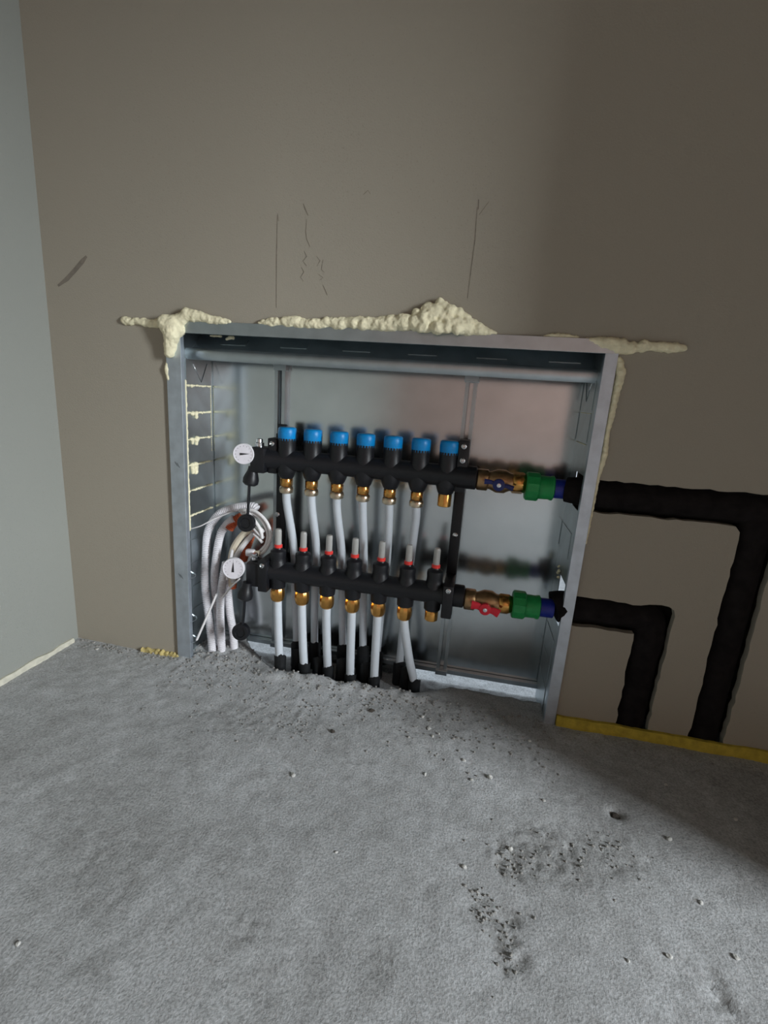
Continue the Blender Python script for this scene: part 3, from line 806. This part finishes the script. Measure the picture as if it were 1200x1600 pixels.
foam([(.7285, .070, .262, .004), (.7285, .064, .268, .004), (.7285, .076, .272, .0035), (.7285, .068, .276, .003), (.728, .058, .258, .0035)], 'white tuft standing in for light through the gap above the lower pipe', disp=.003)  # added white blobs in place of light through the pipe hole

# ------------------------------------------------------------------ edge strips along the floor
def strip(x0, x1, y0, y1, z1, m, label, axis='x', wob=.0015):
    bm = bmesh.new(); n = 40; rings = []
    for i in range(n + 1):
        t = i / n; w1 = wob * noise.noise((t * 14, z1 * 90, 2)); w2 = wob * 1.6 * noise.noise((t * 18, z1 * 70, 8))
        if axis == 'x':
            x = x0 + (x1 - x0) * t
            sec = [(x, y1, -.012), (x, y0 + w1, -.012), (x, y0 + w1, z1 * .75 + w2), (x, y0 + .003 + w1, z1 + w2), (x, y1, z1 + w2)]
        else:
            y = x0 + (x1 - x0) * t
            sec = [(y0, y, -.012), (y1 + w1, y, -.012), (y1 + w1, y, z1 * .7 + w2), (y1 - .002 + w1, y, z1 + w2), (y0, y, z1 + w2)]
        rings.append([bm.verts.new(s) for s in sec])
    for A, B in zip(rings, rings[1:]):
        for k in range(5): bm.faces.new((A[k], A[(k + 1) % 5], B[(k + 1) % 5], B[k]))
    bm.faces.new(rings[0][::-1]); bm.faces.new(rings[-1])
    return tag(link('edge_strip', mesh(bm, 50), m), label, 'edge strip', 'foam edge strips along the walls')
strip(.752, 1.398, YW - .009, YW - .0002, .018, 'yellow', 'long yellow foam edge strip below the insulated pipes', wob=.002)
strip(-.085, .002, YW - .006, YW - .0002, .0075, 'pale_yellow', 'short worn yellow foam edge strip left of the cabinet', wob=.003)
strip(-.70, -.012, XL + .0002, XL + .006, .011, 'pale_edge', 'pale edge strip along the foot of the left wall', axis='y', wob=.003)

# ------------------------------------------------------------------ crumbs on the screed
def pebble(seed, flat=.7):
    bm = bmesh.new(); bmesh.ops.create_icosphere(bm, subdivisions=2, radius=1)
    for v in bm.verts:
        v.co *= 1 + .45 * noise.noise(v.co * 1.3 + Vector((seed * 3.1, seed, 0)))
        v.co.z *= flat
    return mesh(bm, 40)
PEB = [pebble(s, f) for s, f in ((1, .7), (2, .55), (3, .8), (4, .6))]
def chip(x, y, r, m, label, group, q):
    me = PEB[q % 4].copy(); me.materials.clear(); me.materials.append(MT[m])
    o = link('mortar_chip', me, None, None, (x, y, height(x, y) + r * .35), smooth=False)
    o.scale = (r * random.uniform(.8, 1.5), r, r); o.rotation_euler = (0, 0, random.uniform(0, 6.28))
    return tag(o, label, 'stone', group)
white = [(.516, -.051, .0030), (.530, -.078, .0034), (.538, -.096, .0026), (.592, -.138, .0030), (.632, -.163, .0036), (.605, -.175, .0026), (.656, -.278, .0032), (.598, -.317, .0034),
         (.869, -.209, .0036), (.900, -.105, .0028), (.978, -.148, .0028), (.874, -.293, .0024), (.815, -.364, .0024), (.886, -.348, .0028), (.770, -.379, .0020), (.700, -.063, .0030),
         (.344, -.234, .0032), (-.172, -.023, .0034), (.535, -.181, .0022), (.709, -.184, .0024), (.163, -.510, .0024), (.548, -.088, .0024), (.441, -.337, .0016)]
CL = ['pale chip on the screed closest to the sixth front pipe foot', 'elongated pale chip of the close pair below the sixth pipe', 'lower chip of the close pair below the sixth pipe',
      'pale chip lying between the sixth pipe and the gritty stains', 'largest pale chip above the upper gritty stain', 'pale chip left of the largest one above the upper stain',
      'pale chip at the upper edge of the dark gritty stain', 'pale chip left of the dark gritty stain on the open floor', 'pale chip right of the dark lump in the dented screed',
      'pale chip in the shade in front of the yellow strip', 'rightmost pale chip near the shaded wall foot', 'pale chip near the right picture edge below the shade',
      'pale chip left of the two lowest on the right of the floor', 'rightmost of the lowest pale chips on the floor', 'tiny pale chip low on the floor right of the lower stain',
      'pale chip just outside the right end of the cabinet floor', 'lone pale chip on the floor left of the picture middle', 'pale chip in the corner where the two walls meet',
      'tiny pale chip on bare screed below the pipe feet', 'tiny pale chip between the cabinet right corner and dented lump', 'pale chip at the far lower left of the floor',
      'tiny pale crumb beside the close pair below the sixth pipe', 'tiny pale speck in the middle of the lower floor']
for q, (x, y, r) in enumerate(white):
    chip(x, y, r, 'chip', CL[q], 'pale mortar chips on the floor', q)
for q, (x, y, r, l) in enumerate(((.809, -.180, .0075, 'dark gritty lump sunk in a dent of the screed floor'), (.424, -.059, .0050, 'dark crumb on the screed in front of the pipe feet'),
                                  (.373, -.130, .0036, 'small dark crumb on the open screed left of centre'))):
    chip(x, y, r, 'dark_stone', l, 'dark crumbs on the floor', q)
# loose grit: nobody could count it
bm = bmesh.new(); random.seed(21)
def grit(x, y, r):
    z = height(x, y)
    m_ = Matrix.Translation((x, y, z + r * .3)) @ Matrix.Rotation(random.uniform(0, 6.28), 4, 'Z') @ Matrix.Diagonal((r * random.uniform(.7, 1.6), r, r * .8, 1))
    bmesh.ops.create_icosphere(bm, subdivisions=1, radius=1, matrix=m_)
for k in range(520):
    x = random.uniform(.02, .74); y = -abs(random.gauss(0, .07)) + .012
    if x > .2 and x < .5: y += .006
    grit(x, y, random.uniform(.0008, .0024) * (1.3 if y > -.03 else 1))
for k in range(120):
    x = random.uniform(-.23, .01); grit(x, YW - .004 - abs(random.gauss(0, .012)), random.uniform(.001, .0028))
for k in range(260):
    s = random.choice(STAINS[:5] + STAINS[5:7]); grit(random.gauss(s[0], s[2] * .55), random.gauss(s[1], s[3] * .55), random.uniform(.0008, .0020))
for k in range(140):
    x = random.uniform(.0, .17); y = random.uniform(.0, .075); grit(x, y, random.uniform(.001, .0032))
for k in range(90):
    x = random.uniform(.75, 1.1); grit(x, -.012 - abs(random.gauss(0, .03)), random.uniform(.001, .0022))
tag(link('loose_grit', mesh(bm, 180), 'stone', smooth=False), 'loose grey grit scattered over the screed before the cabinet', 'grit', kind='stuff')
